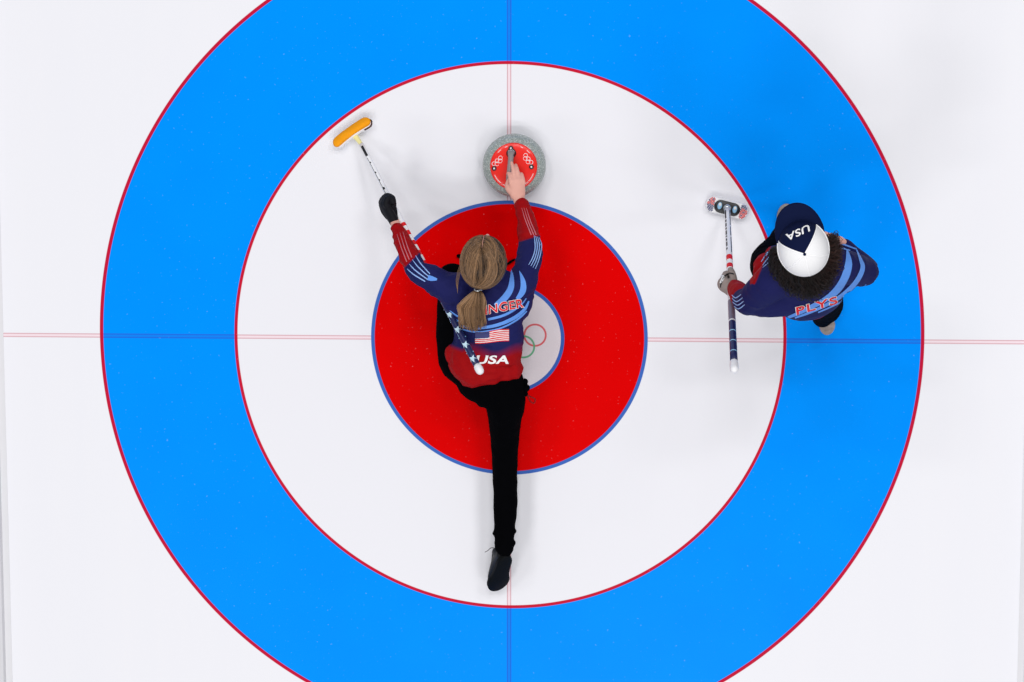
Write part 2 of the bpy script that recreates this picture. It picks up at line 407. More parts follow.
def hand(g, wrist, d, n, s, curls=(60, 80, 50), grow=0.0, spread=0.0, ext=(0, 0, 0, 0), thumb=None, k=1.0):
    """wrist joint, finger direction d, palm normal n, thumb side s; curls per joint in degrees; returns knuckle centre"""
    d = d.normalized(); n = (n - d * n.dot(d)).normalized(); s = d.cross(n).normalized() * (1 if d.cross(n).dot(s) > 0 else -1)
    pl = 0.088 * k
    g.tube([wrist - d * 0.02, wrist + d * pl * .35, wrist + d * pl * .95], [(0.024 + grow, 0.017 + grow), (0.035 * k + grow, 0.016 + grow), (0.039 * k + grow, 0.013 + grow)], hint=n, seg=16)
    for i, (off, ln) in enumerate(((0.029, 0.92), (0.010, 1.0), (-0.010, 0.94), (-0.029, 0.76))):
        off *= k; base = wrist + d * (pl * (0.98 - abs(off) * 1.2)) + s * off
        p = base; pts = [base - d * 0.015, base]; a = 0.0
        for j, (seg_l, c) in enumerate(zip((0.042, 0.027, 0.022), curls)):
            a += math.radians(c * (1 - ext[i])); dirv = d * math.cos(a) + n * math.sin(a) + s * (off * spread * 10)
            p = p + dirv.normalized() * seg_l * ln * k; pts.append(p)
        g.tube(pts, [0.0105 + grow, 0.0100 + grow, 0.0092 + grow, 0.0085 + grow, 0.0075 + grow], n=3, seg=12, hint=s)
    tb = wrist + d * pl * .25 + s * (0.026 * k)
    if thumb is None: thumb = [s * 0.6 + d * 0.7 + n * 0.25, d * 0.8 + n * 0.5, d * 0.7 + n * 0.6]
    p = tb; pts = [tb - d * 0.01, tb]
    for L_, v in zip((0.036, 0.032, 0.026), thumb): p = p + v.normalized() * L_ * k; pts.append(p)
    g.tube(pts, [0.013 + grow, 0.014 + grow, 0.0125 + grow, 0.0105 + grow, 0.009 + grow], n=3, seg=12, hint=n)
    return wrist + d * pl
def shoe(root, heel, fwd, up, L=0.255, Wd=0.092, mats=('shoe_black', 'sole_black', 'lace'), collar=0.10, name='shoe'):
    r, f, u = basis(fwd, up); h0 = heel
    def at(a, b, c): return h0 + r * a + f * b + u * c
    MX = Matrix(((r.x, f.x, u.x, h0.x), (r.y, f.y, u.y, h0.y), (r.z, f.z, u.z, h0.z), (0, 0, 0, 1)))
    prof = [(0.0, .0), (0.012, .42), (0.04, .66), (0.09, .70), (0.14, .78), (0.18, .98), (0.215, .90), (0.24, .62), (0.252, .28), (0.255, 0.0)]
    pr = cr([(a, b) for a, b in prof], 4); sc = L / 0.255
    right = [(b * Wd / 2, a * sc) for a, b in pr]; left = [(-b * Wd / 2, a * sc) for a, b in reversed(pr)][1:-1]
    out = right + left
    g = Geo()
    g.tube([at(0, 0.035, 0.035), at(0, 0.09, 0.045), at(0, 0.15, 0.040), at(0, 0.20, 0.032), at(0, L - 0.035, 0.028)],
           [(0.030, 0.026), (0.033, 0.034), (0.038, 0.029), (0.041, 0.020), (0.033, 0.014)], hint=u)
    g.tube([at(0, 0.055, 0.03), at(0, 0.052, 0.06), at(0, 0.050, collar)], [(0.030, 0.040), (0.031, 0.040), (0.034, 0.042)], hint=f, flat=True)
    g.tube([at(0, 0.07, 0.088), at(0, 0.105, 0.076), at(0, 0.15, 0.058)], [(0.022, 0.012), (0.024, 0.012), (0.026, 0.012)], hint=u)
    up_ = fuse(g, name, 0.0035, 5, M[mats[0]], root)
    so = Geo().slab(out, -0.004, 0.016, MX, bev=0.003); s_o = link('sole', so.mesh('sole'), M[mats[1]]); sub(s_o, up_, root)
    lc = Geo()
    for i in range(6):
        b = 0.085 + i * 0.014; z = 0.1005 - i * 0.0062
        lc.tube([at(-0.021, b - .004, z - 0.013), at(-0.01, b, z - .001), at(0.01, b + .004, z - .001), at(0.021, b, z - 0.013)], [0.0018] * 4, n=3, seg=6)
    lc.tube([at(0.0, 0.08, 0.103), at(0.018, 0.082, 0.110), at(0.036, 0.088, 0.096), at(0.046, 0.095, 0.076)], [0.0015] * 4, n=4, seg=6)
    lc.tube([at(0.0, 0.08, 0.103), at(-0.018, 0.082, 0.110), at(-0.036, 0.086, 0.102), at(-0.052, 0.085, 0.096)], [0.0015] * 4, n=4, seg=6)
    l_o = link('laces', lc.mesh('laces'), M[mats[2]]); sub(l_o, up_, root)
    return up_, at

# ------------------------------------------------------------------ the setting
me = bpy.data.meshes.new('floor'); bm = bmesh.new()
vs = [bm.verts.new(c) for c in ((-2.6, -9, 0), (2.6, -9, 0), (2.6, 9, 0), (-2.6, 9, 0), (-2.6, -9, -0.08), (2.6, -9, -0.08), (2.6, 9, -0.08), (-2.6, 9, -0.08))]
for f in ((0, 1, 2, 3), (7, 6, 5, 4), (0, 4, 5, 1), (1, 5, 6, 2), (2, 6, 7, 3), (3, 7, 4, 0)): bm.faces.new([vs[i] for i in f])
bm.to_mesh(me); bm.free()
ice = link('floor', me, ice_mat()); ice['kind'] = 'structure'
M['divider'] = mat('pale_grey_foam_divider', (218, 218, 222), 0.7, 0.2, var=0.03, scale=8)
for i, (x, sx) in enumerate(((-2.274, -1), (2.284, 1))):
    g = Geo(); prof = [(0, -0.02), (0, 0.002), (0.028, 0.007), (0.034, 0.030), (0.05, 0.045), (0.12, 0.05), (0.16, 0.03), (0.17, -0.02)]
    for yy in (-9, 9):
        for a, z in prof: g.v.append(V((x + sx * a, yy, z)))
    n = len(prof)
    for k in range(n): g.f.append((k, (k + 1) % n, n + (k + 1) % n, n + k)); g.m.append(0)
    g.f.append(tuple(range(n - 1, -1, -1))); g.m.append(0); g.f.append(tuple(range(n, 2 * n))); g.m.append(0)
    o = link('trim_%d' % (i + 1), g.mesh('trim'), M['divider']); o['kind'] = 'structure'
    for p in o.data.polygons: p.use_smooth = False

# ------------------------------------------------------------------ curling stone
def build_stone():
    c = P(514.0, 165.8, 0.085); c.z = 0; SK = 0.957
    root = thing('curling_stone', 'grey granite curling stone with a round red handle plate, under the outstretched bare hand', 'curling stone', c)
    prof = [(0.0, 0.004), (0.058, 0.004), (0.063, 0.0), (0.068, 0.003), (0.10, 0.010), (0.128, 0.024), (0.140, 0.040), (0.1445, 0.052), (0.1455, 0.060), (0.1435, 0.072), (0.137, 0.086), (0.126, 0.099), (0.114, 0.107), (0.104, 0.111), (0.098, 0.1115), (0.0, 0.1115)]
    def lathe(name, prof, m, cc, seg=72, parent=None, tilt=None):
        g = Geo(); pr = prof
        for r, z in pr:
            for k in range(seg):
                a = 2 * math.pi * k / seg; g.v.append(cc + V((max(r, 1e-5) * math.cos(a), max(r, 1e-5) * math.sin(a), z)))
        for i in range(len(pr) - 1):
            for k in range(seg):
                k2 = (k + 1) % seg; g.f.append((i * seg + k, i * seg + k2, (i + 1) * seg + k2, (i + 1) * seg + k)); g.m.append(0)
        o = link(name, g.mesh(name), m)
        if parent: sub(o, parent, root)
        else: fix_parent(o, root)
        return o
    prof = [(a * SK if a > .09 else a, z) for a, z in prof]
    pr = cr([q for q in prof[2:14]], 4)
    lathe('granite_body', [prof[0], prof[1]] + pr + prof[14:], M['granite'], c)
    plate = lathe('handle_plate', cr([(0.103, 0.109), (0.103, 0.114), (0.100, 0.118), (0.085, 0.1215), (0.05, 0.124), (0.0, 0.125)], 3), M['red_stone'], c)
    pc = V((c.x, c.y, 0.124))
    def loc(x, y, z=0.1235): q = P(x, y, z); return q
    for x, y in ((510.9, 148.2), (494.2, 168.4), (531.4, 166.8)):
        q = loc(x, y, 0.120); q.z = 0
        s = lathe('screw', [(0.0105, 0.117), (0.0105, 0.1245), (0.009, 0.126), (0.005, 0.126), (0.0, 0.1255)], M['plastic_black'], q, 20)
        lathe('screw_head', [(0.0045, 0.1255), (0.004, 0.1275), (0.0, 0.128)], M['plastic_white'], q, 16, parent=s)
    # five-ring print, twice
    for bx, by, an in ((497.2, 160.8, 42), (528.3, 158.8, -52)):
        g = Geo(); ca, sa = math.cos(math.radians(an)), math.sin(math.radians(an))
        for ox, oy in ((-4.4, 0), (0, 0), (4.4, 0), (-2.2, 2.1), (2.2, 2.1)):
            k = 1.0 if an > 0 else 1.0
            x = bx + ox * ca + oy * sa; y = by - ox * sa + oy * ca
            q = loc(x, y, 0.1215); rr = 0.0085; rd = math.hypot(q.x - c.x, q.y - c.y)
            q.z = 0.125 - 0.0045 * (rd / 0.095) ** 2 * 1.1
            pts = [q + V((rr * math.cos(t * math.pi / 8), rr * math.sin(t * math.pi / 8), 0)) for t in range(17)]
            g.tube(pts, [0.0013] * 17, n=1, seg=6)
        o = link('five_ring_print', g.mesh('p'), M['white']); sub(o, plate, root)
    # arcs of white print near the plate rim
    for a0, a1 in ((205, 232), (240, 262), (285, 312), (316, 340), (40, 50), (128, 138), (64, 70), (108, 114)):
        pts = [c + V((0.091 * math.cos(math.radians(a0 + (a1 - a0) * t / 6)), 0.091 * math.sin(math.radians(a0 + (a1 - a0) * t / 6)), 0.1196)) for t in range(7)]
        sub(link('rim_print', Geo().tube(pts, [0.0016] * 7, n=1, seg=6).mesh('p'), M['white']), plate, root)
    # goose-neck handle
    a = P(511.2, 153.5, 0.122); b = P(510.8, 158, 0.150); d = P(510.2, 166, 0.163); e = P(509.4, 177, 0.166); f = P(509.0, 184, 0.165)
    g = Geo().tube([a, a + V((0, 0.002, 0.015)), b, d, e, f], [(0.017, 0.012), (0.015, 0.011), (0.012, 0.010), (0.0125, 0.010), (0.014, 0.011), (0.013, 0.010)], n=5, hint=V((0, 0.6, 0.8)))
    h = g.build('handle', M['grey_grip'], root)
    q = P(511.3, 153.2, 0.12); q.z = 0
    lathe('handle_collar', cr([(0.0215, 0.118), (0.0215, 0.124), (0.019, 0.128), (0.0, 0.1285)], 2), M['plastic_black'], q, 32)
    Geo().tube([P(511.3, 154.5, .130), P(511.2, 155.5, .142)], [(0.019, 0.013), (0.015, 0.011)], n=1, seg=20).build('handle_joint', M['plastic_black'], root)
    g = Geo(); pts = [q + V((0.017 * math.cos(math.radians(t)), 0.017 * math.sin(math.radians(t)) - .002, 0.1330)) for t in range(35, 150, 10)]
    g.tube(pts, [0.0014] * len(pts), n=1, seg=6); sub(link('collar_ring', g.mesh('p'), M['metal']), h, root)
    return root
build_stone()

# ------------------------------------------------------------------ brooms
def handle_mesh(name, A, B, r0, r1, bands, root):
    """tapered tube from A to B; bands: list of (t_end, material key)"""
    d = (B - A); L = d.length; d.normalize(); side = d.cross(V((0, 0, 1))).normalized(); up = side.cross(d).normalized()
    keys = []; ts = [0.0]; idx = []
    for te, k in bands:
        if k not in keys: keys.append(k)
        n = max(1, int((te - ts[-1]) * L / 0.05))
        t0 = ts[-1]
        for i in range(n): ts.append(t0 + (te - t0) * (i + 1) / n); idx.append(keys.index(k))
    g = Geo(); seg = 20
    for t in ts:
        r = r0 + (r1 - r0) * t
        for k in range(seg): g.v.append(A + d * L * t + side * (r * math.cos(2 * math.pi * k / seg)) + up * (r * math.sin(2 * math.pi * k / seg)))
    for i in range(len(ts) - 1):
        for k in range(seg):
            k2 = (k + 1) % seg; g.f.append((i * seg + k, i * seg + k2, (i + 1) * seg + k2, (i + 1) * seg + k)); g.m.append(idx[i])
    g.f.append(tuple(reversed(range(seg)))); g.m.append(idx[0]); g.f.append(tuple((len(ts) - 1) * seg + k for k in range(seg))); g.m.append(idx[-1])
    o = g.build(name, [M[k] for k in keys], root)
    def on(t, ang, lift=0.0008):
        r = r0 + (r1 - r0) * t + lift; return A + d * L * t + side * (r * math.cos(ang)) + up * (r * math.sin(ang))
    return o, on, L
def patch(g, on, t0, t1, a0, a1, n=4):
    b = len(g.v); nt_ = max(1, int((t1 - t0) / 0.02))
    for i in range(nt_ + 1):
        for k in range(n + 1): g.v.append(on(t0 + (t1 - t0) * i / nt_, math.radians(a0 + (a1 - a0) * k / n)))
    for i in range(nt_):
        for k in range(n):
            q = b + i * (n + 1) + k; g.f.append((q, q + 1, q + n + 2, q + n + 1)); g.m.append(0)
def star(g, on, L, t, ang, R_, rad):
    b = len(g.v); g.v.append(on(t, math.radians(ang), 0.0024))
    for k in range(10):
        q = R_ if k % 2 == 0 else R_ * 0.42; a = 2 * math.pi * k / 10
        g.v.append(on(t + q * math.cos(a) / L, math.radians(ang) + q * math.sin(a) / rad, 0.0026 if k % 2 else 0.0012))
    for k in range(10): g.f.append((b, b + 1 + k, b + 1 + (k + 1) % 10)); g.m.append(0)
def capsule_outline(L, Wd, n=14, bend=0.0):
    out = []; r = Wd / 2; h = L / 2 - r
    for k in range(n + 1): a = -math.pi / 2 + math.pi * k / n; out.append((h + r * math.cos(a), r * math.sin(a)))
    for i in range(1, 8): out.append((h - 2 * h * i / 8, r))
    for k in range(n + 1): a = math.pi / 2 + math.pi * k / n; out.append((-h + r * math.cos(a), r * math.sin(a)))
    for i in range(1, 8): out.append((-h + 2 * h * i / 8, -r))
    return [(x, y - bend * (x / (L / 2)) ** 2) for x, y in out]
def frame(c, ex, ez):
    ex = ex.normalized(); ez = (ez - ex * ez.dot(ex)).normalized(); ey = ez.cross(ex)
    return Matrix(((ex.x, ey.x, ez.x, c.x), (ex.y, ey.y, ez.y, c.y), (ex.z, ey.z, ez.z, c.z), (0, 0, 0, 1)))

# broom held out to the left by the sliding player: flipped, orange pad up
B1A = P(361.3, 144, 0.055); B1B = P(479.5, 370, 0.60)
def build_broom_orange():
    c = P(351.8, 131.8, 0.034); g0 = V((c.x, c.y, 0))
    root = thing('curling_broom', 'curling broom with an upturned orange pad, held out left by the sliding player', 'curling broom', g0, None)
    h, on, L = handle_mesh('handle', B1A, B1B, 0.0100, 0.0155,
        [(0.17, 'plastic_white'), (0.36, 'plastic_white'), (0.375, 'red_print'), (0.395, 'white'), (0.415, 'red_print'), (0.44, 'white'), (0.46, 'red_print'), (0.485, 'white'), (0.505, 'red_print'), (0.53, 'white'), (0.555, 'red_print'), (0.58, 'white'), (0.605, 'red_print'), (0.64, 'grey_handle'), (0.975, 'navy_handle')], root)
    for t0, t1, a0, a1 in ((0.012, 0.058, 55, 118), (0.085, 0.090, 70, 100), (0.13, 0.136, 70, 100), (0.165, 0.170, 70, 100), (0.20, 0.21, 62, 108), (0.065, 0.25, 66, 76)):
        g = Geo(); patch(g, on, t0, t1, a0, a1); sub(link('black_marking', g.mesh('m'), M['plastic_black']), h, root)
    for i, t in enumerate((0.765, 0.83, 0.895, 0.955)):
        g = Geo(); star(g, on, L, t, 84, 0.0185, 0.0145); s = link('star_print', g.mesh('m'), M['pale_star']); sub(s, h, root)
    for t, a in ((0.735, 20), (0.79, 30), (0.80, 150), (0.86, 40), (0.865, 155), (0.925, 35), (0.93, 150), (0.72, 120)):
        g = Geo(); star(g, on, L, t, a, 0.0045, 0.0145); sub(link('small_star_print', g.mesh('m'), M['star']), h, root)
    for t0 in (0.665, 0.70, 0.745, 0.775, 0.815, 0.845, 0.88, 0.91):
        g = Geo(); patch(g, on, t0, t0 + 0.010, 40, 47); sub(link('dash_print', g.mesh('m'), M['star']), h, root)
    d = (B1B - B1A).normalized()
    Geo().tube([B1B - d * 0.016, B1B - d * 0.006, B1B + d * 0.004], [0.0168, 0.0180, 0.0172], n=3, seg=24, hint=V((0, 0, 1))).build('end_cap', M['plastic_white'], root)
    ex = P(370, 119, 0.034) - P(335, 144, 0.034); away = (c - B1A); away.z = 0; away.normalize()
    nrm = away * 0.55 + V((0, 0, 0.83))
    MX = frame(c, ex, nrm)
    Geo().slab(capsule_outline(0.198, 0.043, bend=0.009), 0.0, 0.020, MX, bev=0.009).build('pad', M['orange'], root)
    pl = Geo().slab(capsule_outline(0.192, 0.046, bend=0.009), -0.014, 0.002, MX, bev=0.004).build('head_plate', M['plastic_white'], root)
    g = Geo(); 
    lo = [p for p in capsule_outline(0.196, 0.048, bend=0.009) if p[0] > 0.042 and p[1] < 0.008]
    for p in (lo,):
        pts = [MX @ V((q[0], q[1], -0.006)) for q in lo]
        pts = sorted(pts, key=lambda w: (MX.inverted() @ w).x)
        if len(pts) > 2: g.tube(pts, [0.0045] * len(pts), n=1, seg=8)
    sub(link('brown_edge_print', g.mesh('m'), M['brown']), pl, root)
    j0 = MX @ V((0.0, -0.012, -0.012))
    Geo().tube([j0, j0.lerp(B1A, 0.6), B1A + d * 0.012], [(0.014, 0.011), (0.010, 0.009), (0.0085, 0.0085)], n=4, seg=16).build('swivel_joint', M['yellow'], root)
    return root
build_broom_orange()

B2A = P(727.3, 209, 0.055); B2B = P(734.2, 368.5, 1.08)
def build_broom_white():
    c = P(727, 207.8, 0.028); root = thing('curling_broom', 'curling broom with a flat white head, held by the player in the cap', 'curling broom', V((c.x, c.y, 0)))
    h, on, L = handle_mesh('handle', B2A, B2B, 0.0128, 0.0158,
        [(0.315, 'plastic_white'), (0.345, 'red_print'), (0.370, 'white'), (0.395, 'red_print'), (0.42, 'white'), (0.445, 'red_print'), (0.60, 'white'), (0.61, 'grey_handle'), (0.72, 'grey_handle'), (0.728, 'white'), (0.785, 'navy_handle'), (0.790, 'star'), (0.845, 'navy_handle'), (0.850, 'star'), (0.905, 'navy_handle'), (0.910, 'star'), (0.965, 'navy_handle')], root)
    for t0, t1 in ((0.02, 0.075), (0.085, 0.10), (0.108, 0.13), (0.138, 0.15), (0.158, 0.185), (0.192, 0.20), (0.21, 0.225), (0.232, 0.26), (0.27, 0.282)):
        g = Geo(); patch(g, on, t0, t1, 30, 62); sub(link('black_marking', g.mesh('m'), M['plastic_black']), h, root)
    for t0, t1 in ((0.02, 0.12), (0.13, 0.19), (0.20, 0.30)):
        g = Geo(); patch(g, on, t0, t1, 126, 144); sub(link('black_marking', g.mesh('m'), M['plastic_black']), h, root)
    d = (B2B - B2A).normalized()
    Geo().tube([B2B - d * 0.04, B2B - d * 0.015, B2B + d * 0.004], [0.0168, 0.0182, 0.0175], n=3, seg=24, hint=V((0, 1, 0))).build('end_cap', M['plastic_white'], root)
    ex = P(747, 211.5, 0.03) - P(707, 201.5, 0.03); MX = frame(c, ex, V((0, 0.04, 1)))
    Geo().slab(capsule_outline(0.194, 0.074), -0.026, -0.008, MX, bev=0.005).build('pad', M['plastic_white'], root)
    pl = Geo().slab(capsule_outline(0.190, 0.070), -0.009, 0.012, MX, bev=0.006).build('head_plate', M['plastic_white'], root)
    o = Geo().slab(capsule_outline(0.116, 0.057), 0.011, 0.022, MX, bev=0.004).build('centre_mount', M['plastic_black'], root)
    for sx in (-1, 1):
        gm = {'red_print': Geo(), 'navy_print': Geo()}
        for i in range(9):
            for j in range(9):
                u_ = 0.0605 + i * 0.0040; v_ = -0.033 + j * 0.0082 + (i % 2) * 0.0042
                cx = 0.058; 
                if (u_ - cx) ** 2 + v_ ** 2 > 0.0325 ** 2 or u_ < 0.0604: continue
                key = 'navy_print' if (sx < 0 and v_ < -0.004) or (sx > 0 and v_ > 0.016) or (i * 7 + j * 3) % 5 == 0 else 'red_print'
                out = [(-.0026, -.0016), (.0012, -.0040), (.0026, .0016), (-.0012, .0040)]
                gm[key].slab([(sx * u_ + q[0], v_ + q[1] * .9) for q in out], 0.0119, 0.0127, MX)
        for k, g in gm.items():
            if g.f: sub(link('flag_print', g.mesh('m'), M[k]), pl, root)
    for sx in (-1, 1):
        g = Geo().slab([(sx * 0.034 + 0.010 * math.cos(a * math.pi / 8), 0.002 + 0.016 * math.sin(a * math.pi / 8)) for a in range(16)], 0.0218, 0.0228, MX)
        sub(link('pale_emblem', g.mesh('m'), M['star']), o, root)
        g = Geo().slab([(sx * 0.034 + 0.006 * math.cos(a * math.pi / 8), 0.008 + 0.007 * math.sin(a * math.pi / 8)) for a in range(16)], 0.0226, 0.0234, MX)
        sub(link('white_emblem', g.mesh('m'), M['white']), o, root)
    j = MX @ V((0, 0.0, 0.018))
    g = Geo().ball(j + V((0, 0, 0.004)), 0.018, 0.018, 0.014); jo = g.build('swivel_joint', M['metal'], root)
    Geo().tube([j + V((0, -0.002, 0.008)), B2A + d * 0.015], [0.0115, 0.0115], n=1, seg=16).build('ferrule', M['plastic_white'], root)
    g = Geo().tube([B2A + d * 0.002, B2A + d * 0.012], [0.0125, 0.0125], n=1, seg=20, flat=True); g.build('blue_collar', M['navy_print'], root)
    return root
build_broom_white()

def on_line(A, B, px, py):          # point of segment AB that shows nearest to a photo position
    best = None
    for i in range(401):
        w = A.lerp(B, i / 400); x, y = Q(w); d = (x - px) ** 2 + (y - py) ** 2
        if best is None or d < best[0]: best = (d, w)
    return best[1]

# ------------------------------------------------------------------ hair
def strand(g, pts, r0, r1, tone):
    n = len(pts); g.tube(pts, [r0 + (r1 - r0) * i / (n - 1) for i in range(n)], n=1, seg=4, flat=True, tone=tone)

def slerp(a, b, t):
    a = a.normalized(); b = b.normalized(); w = math.acos(max(-1, min(1, a.dot(b))))
    if w < 1e-4: return a
    return (a * math.sin((1 - t) * w) + b * math.sin(t * w)) / math.sin(w)

# ------------------------------------------------------------------ player 1: sliding delivery
def build_slider():
    root = thing('person', 'person with a blond ponytail sliding in a low lunge, bare hand on the stone', 'person', P(505, 560, 0.0))
    root.location.z = 0.0
    hc = P(484.3, 260.6, 0.580); HB = basis(V((0.10, 0.975, -0.20)), V((0, 0, 1)))
    # key joints
    sL, eL, wL = P(448, 287, 0.46), P(414, 268, 0.415), P(394.5, 221, 0.245)
    sR, eR, wR = P(520, 283, 0.45), P(530.5, 243, 0.30), P(518.8, 198, 0.205)
    neck = P(483, 284, 0.49)
    spine = [P(483, 280, 0.455), P(483, 296, 0.445), P(485, 318, 0.42), P(487, 342, 0.39), P(486, 364, 0.365), P(488, 385, 0.345)]
    hipR, kR, aR = P(503, 398, 0.33), P(505, 468, 0.15), P(505, 544, 0.185)
    hipL, kL, aL = P(474, 370, 0.315), P(455, 284, 0.335), P(471, 322, 0.13)
    # body: one continuous surface
    g = Geo(); at = head(g, hc, HB)
    g.tube([hc - HB[2] * 0.05 - HB[1] * 0.02, neck.lerp(hc, .3), spine[0]], [0.050, 0.050, 0.06])
    g.tube(spine, [(0.12, 0.06), (0.14, 0.075), (0.13, 0.075), (0.12, 0.07), (0.11, 0.07), (0.09, 0.06)])
    g.tube([sL, eL, wL], [0.042, 0.034, 0.021]); g.tube([spine[1], sL], [0.05, 0.045]); g.tube([spine[1], sR], [0.05, 0.045])
    g.tube([sR, eR, wR], [0.042, 0.034, 0.021])
    g.tube([hipR, kR, aR], [0.07, 0.042, 0.03]); g.tube([hipL, kL], [0.05, 0.04]); g.tube([kL, aL], [0.04, 0.028])
    # right hand on the handle
    dR = (P(512.5, 168, 0.183) - wR)
    hand(g, wR + V((0, 0.0, 0.004)), P(516.0, 172, 0.190) - wR, V((-0.25, -0.1, -1)), V((-1, 0, 0)), curls=(34, 50, 34), ext=(0.1, 0.72, 0.60, 0), spread=0.0, k=0.93,
         thumb=[V((-0.62, 0.60, -0.35)), V((-0.05, 0.75, -0.60)), V((0.35, 0.75, -0.3))])
    # left hand closed on the broom
    gp = on_line(B1A, B1B, 391.0, 203); ax = (B1B - B1A).normalized()
    dL = V((-0.45, 0.80, 0.10)); nL = V((0.80, 0.35, -0.45)); thL = [V((0.62, 0.85, 0.35)), V((0.22, 0.98, 0.15)), V((-0.10, 0.98, 0.05))]
    hand(g, wL + V((-0.01, 0.012, 0)), dL, nL, -ax, curls=(55, 80, 60), thumb=thL, k=0.85)
    g.tube([aR, P(503, 553, 0.165)], [0.026, 0.020]); g.tube([aL, P(471, 300, 0.045)], [0.028, 0.022])
    body = fuse(g, 'body', 0.0042, 3, M['skin'], root)
    face_parts(at, HB, body, root)
    # trousers
    g = Geo()
    g.tube([P(489, 356, 0.35), P(488, 375, 0.335), P(495, 387, 0.325)], [(0.14, 0.085), (0.150, 0.096), (0.112, 0.09)])
    g.ball(P(494, 397, 0.315), 0.055, 0.062, 0.055)
    g.tube([P(503, 384, 0.33), P(505, 402, 0.315), P(505, 430, 0.235), P(505, 468, 0.155), P(505.5, 505, 0.155), P(504.5, 534, 0.185), P(504.5, 547, 0.195)], [0.095, 0.088, 0.067, 0.056, 0.053, 0.046, 0.045], flat=False)
    g.tube([P(481, 371, 0.315), P(461, 362, 0.305), P(456.5, 337, 0.31), P(456.5, 308, 0.335), P(453, 278.5, 0.365)], [0.088, 0.094, 0.090, 0.084, 0.066])
    g.tube([P(455, 282, 0.34), P(463, 303, 0.23), P(471, 322, 0.12)], [0.062, 0.055, 0.048])
    # gathered cuff of the trailing leg
    for (x, y, z, r) in ((497, 533.5, .19, .022), (499.5, 543, .19, .026), (511, 543, .19, .026), (503, 546, .18, .036), (512, 531, .19, .022)): g.ball(P(x, y, z), r, r * .75, r)
    tr = fuse(g, 'trousers', 0.0050, 6, M['black'], root, fold=0.006, fold_scale=11, aniso=V((1, .6, 1)))
    g = Geo()
    for x, y, z, r in ((524.5, 381.5, .33, .016), (525.5, 388, .33, .020), (525, 394, .325, .014)): g.ball(P(x, y, z), r, r * .9, r)
    g.tube([P(518, 386, .33), P(526, 389, .33)], [0.02, 0.012])
    k = fuse(g, 'waist_pouch', 0.003, 3, M['black'], root)
    g = Geo(); g.tube([P(526, 394, .32), P(530, 396.5, .30), P(535, 399, .29), P(534, 403, .28), P(530.5, 401.5, .28), P(527.5, 396, .31)], [0.0035] * 6, n=4, seg=8)
    sub(link('cord_loop', g.mesh('c'), M['dark_red']), k, root)
    # jersey
    g = Geo()
    g.tube([P(483, 279, 0.455), P(484.5, 291, 0.45), P(487, 307, 0.435), P(488.5, 324, 0.415), P(488, 342, 0.390), P(484.5, 357, 0.372), P(487, 366, 0.362)],
           [(0.12, 0.070), (0.158, 0.092), (0.162, 0.106), (0.150, 0.110), (0.152, 0.112), (0.160, 0.110), (0.146, 0.104)], hint=V((0, 0, 1)), n=5, seg=32)
    g.tube([P(478, 350, 0.375), P(459.5, 352, 0.365)], [0.08, 0.068]); g.tube([P(478, 366, 0.36), P(504, 367, 0.36)], [0.085, 0.082])
    g.tube([P(484, 276, 0.47), P(483, 268, 0.49)], [0.07, 0.062])
    g.tube([P(462, 291, 0.455), P(446, 287, 0.455), P(430, 277.5, 0.45), P(416, 269, 0.425), P(405, 246, 0.335), P(397.5, 229.5, 0.275)], [0.085, 0.070, 0.057, 0.046, 0.040, 0.031], n=5)
    g.tube([P(505, 291, 0.45), P(521, 283, 0.45), P(528, 262, 0.385), P(530.5, 245, 0.320), P(526, 222, 0.26), P(521.5, 205.5, 0.222)], [0.085, 0.066, 0.056, 0.049, 0.042, 0.033], n=5)
    g.tube([P(449, 290, 0.44), P(462, 308, 0.43)], [0.058, 0.07]); g.tube([P(524, 284, 0.42), P(517, 308, 0.42)], [0.055, 0.06])
    je = fuse(g, 'jersey', 0.0042, 5, M['jersey'], root, fold=0.011, fold_scale=9, aniso=V((1, 1.7, 1)))
    def red(c):
        x, y = Q(c)
        if y < 300 and x < 452:
            return ((-(x - 411) - (y - 261)) / 2.2) + 0.5
        if y < 300 and x > 500:
            return (238.5 - (x - 530) * .30 - y) / 1.6 + 0.5
        yb = 352 + 4 * math.sin(x * 0.13) - max(0, 462 - x) * 0.9
        return (y - yb) / (12 if x > 470 else 5) + 0.5
    set_attr(je, 'redness', red)
    T = bvh_of(je)
    pr = Print(T)
    pr.stripe([(511.5, 269, 0.5), (512, 278, 4), (510.5, 289, 6.2), (504, 298.5, 6.5), (495.5, 306, 5.5)])
    pr.stripe([(519.5, 271, 0.5), (523, 282, 5), (522.5, 291, 6), (517, 299, 3.5)])
    pr.stripe([(528.5, 301, 1.5), (524.5, 309, 3.0), (516, 316.5, 3.6), (504, 322.5, 3.4), (490, 326.5, 3), (474, 328, 2.4), (462, 325.5, 2)])
    pr.stripe([(526, 298, 1), (521, 304.5, 1.8), (511, 311.5, 2.4), (500, 316.5, 2.6), (488, 319.5, 2.4)])
    pr.stripe([(526.5, 311, 1.2), (519, 318, 1.8), (508, 324.8, 1.6), (494, 329.8, 1.6), (476, 331.8, 1.6), (461, 328.8, 1.4)])
    pr.stripe([(448, 313.5, 0.6), (456, 319.5, 1.4), (465, 323, 1.8)]); pr.stripe([(450, 310.5, 0.6), (457, 315.5, 1.6), (465, 318, 2)])
    pr.build('light_blue_stripes', M['light_blue'], je, root)
    pr = Print(T)                       # elbow lines, left then right
    for (x0, y0), (x1, y1) in (((415.5, 255.8), (430, 274.0)), ((412.6, 260.0), (429, 276.8)), ((409.6, 264.2), (427.6, 279.4)), ((407.4, 268.8), (425.4, 281.4))):
        pr.stripe([(x0, y0, 0.5), (x0 * .6 + x1 * .4 - .8, y0 * .6 + y1 * .4 + .6, 1.1), (x1, y1, 0.9)])
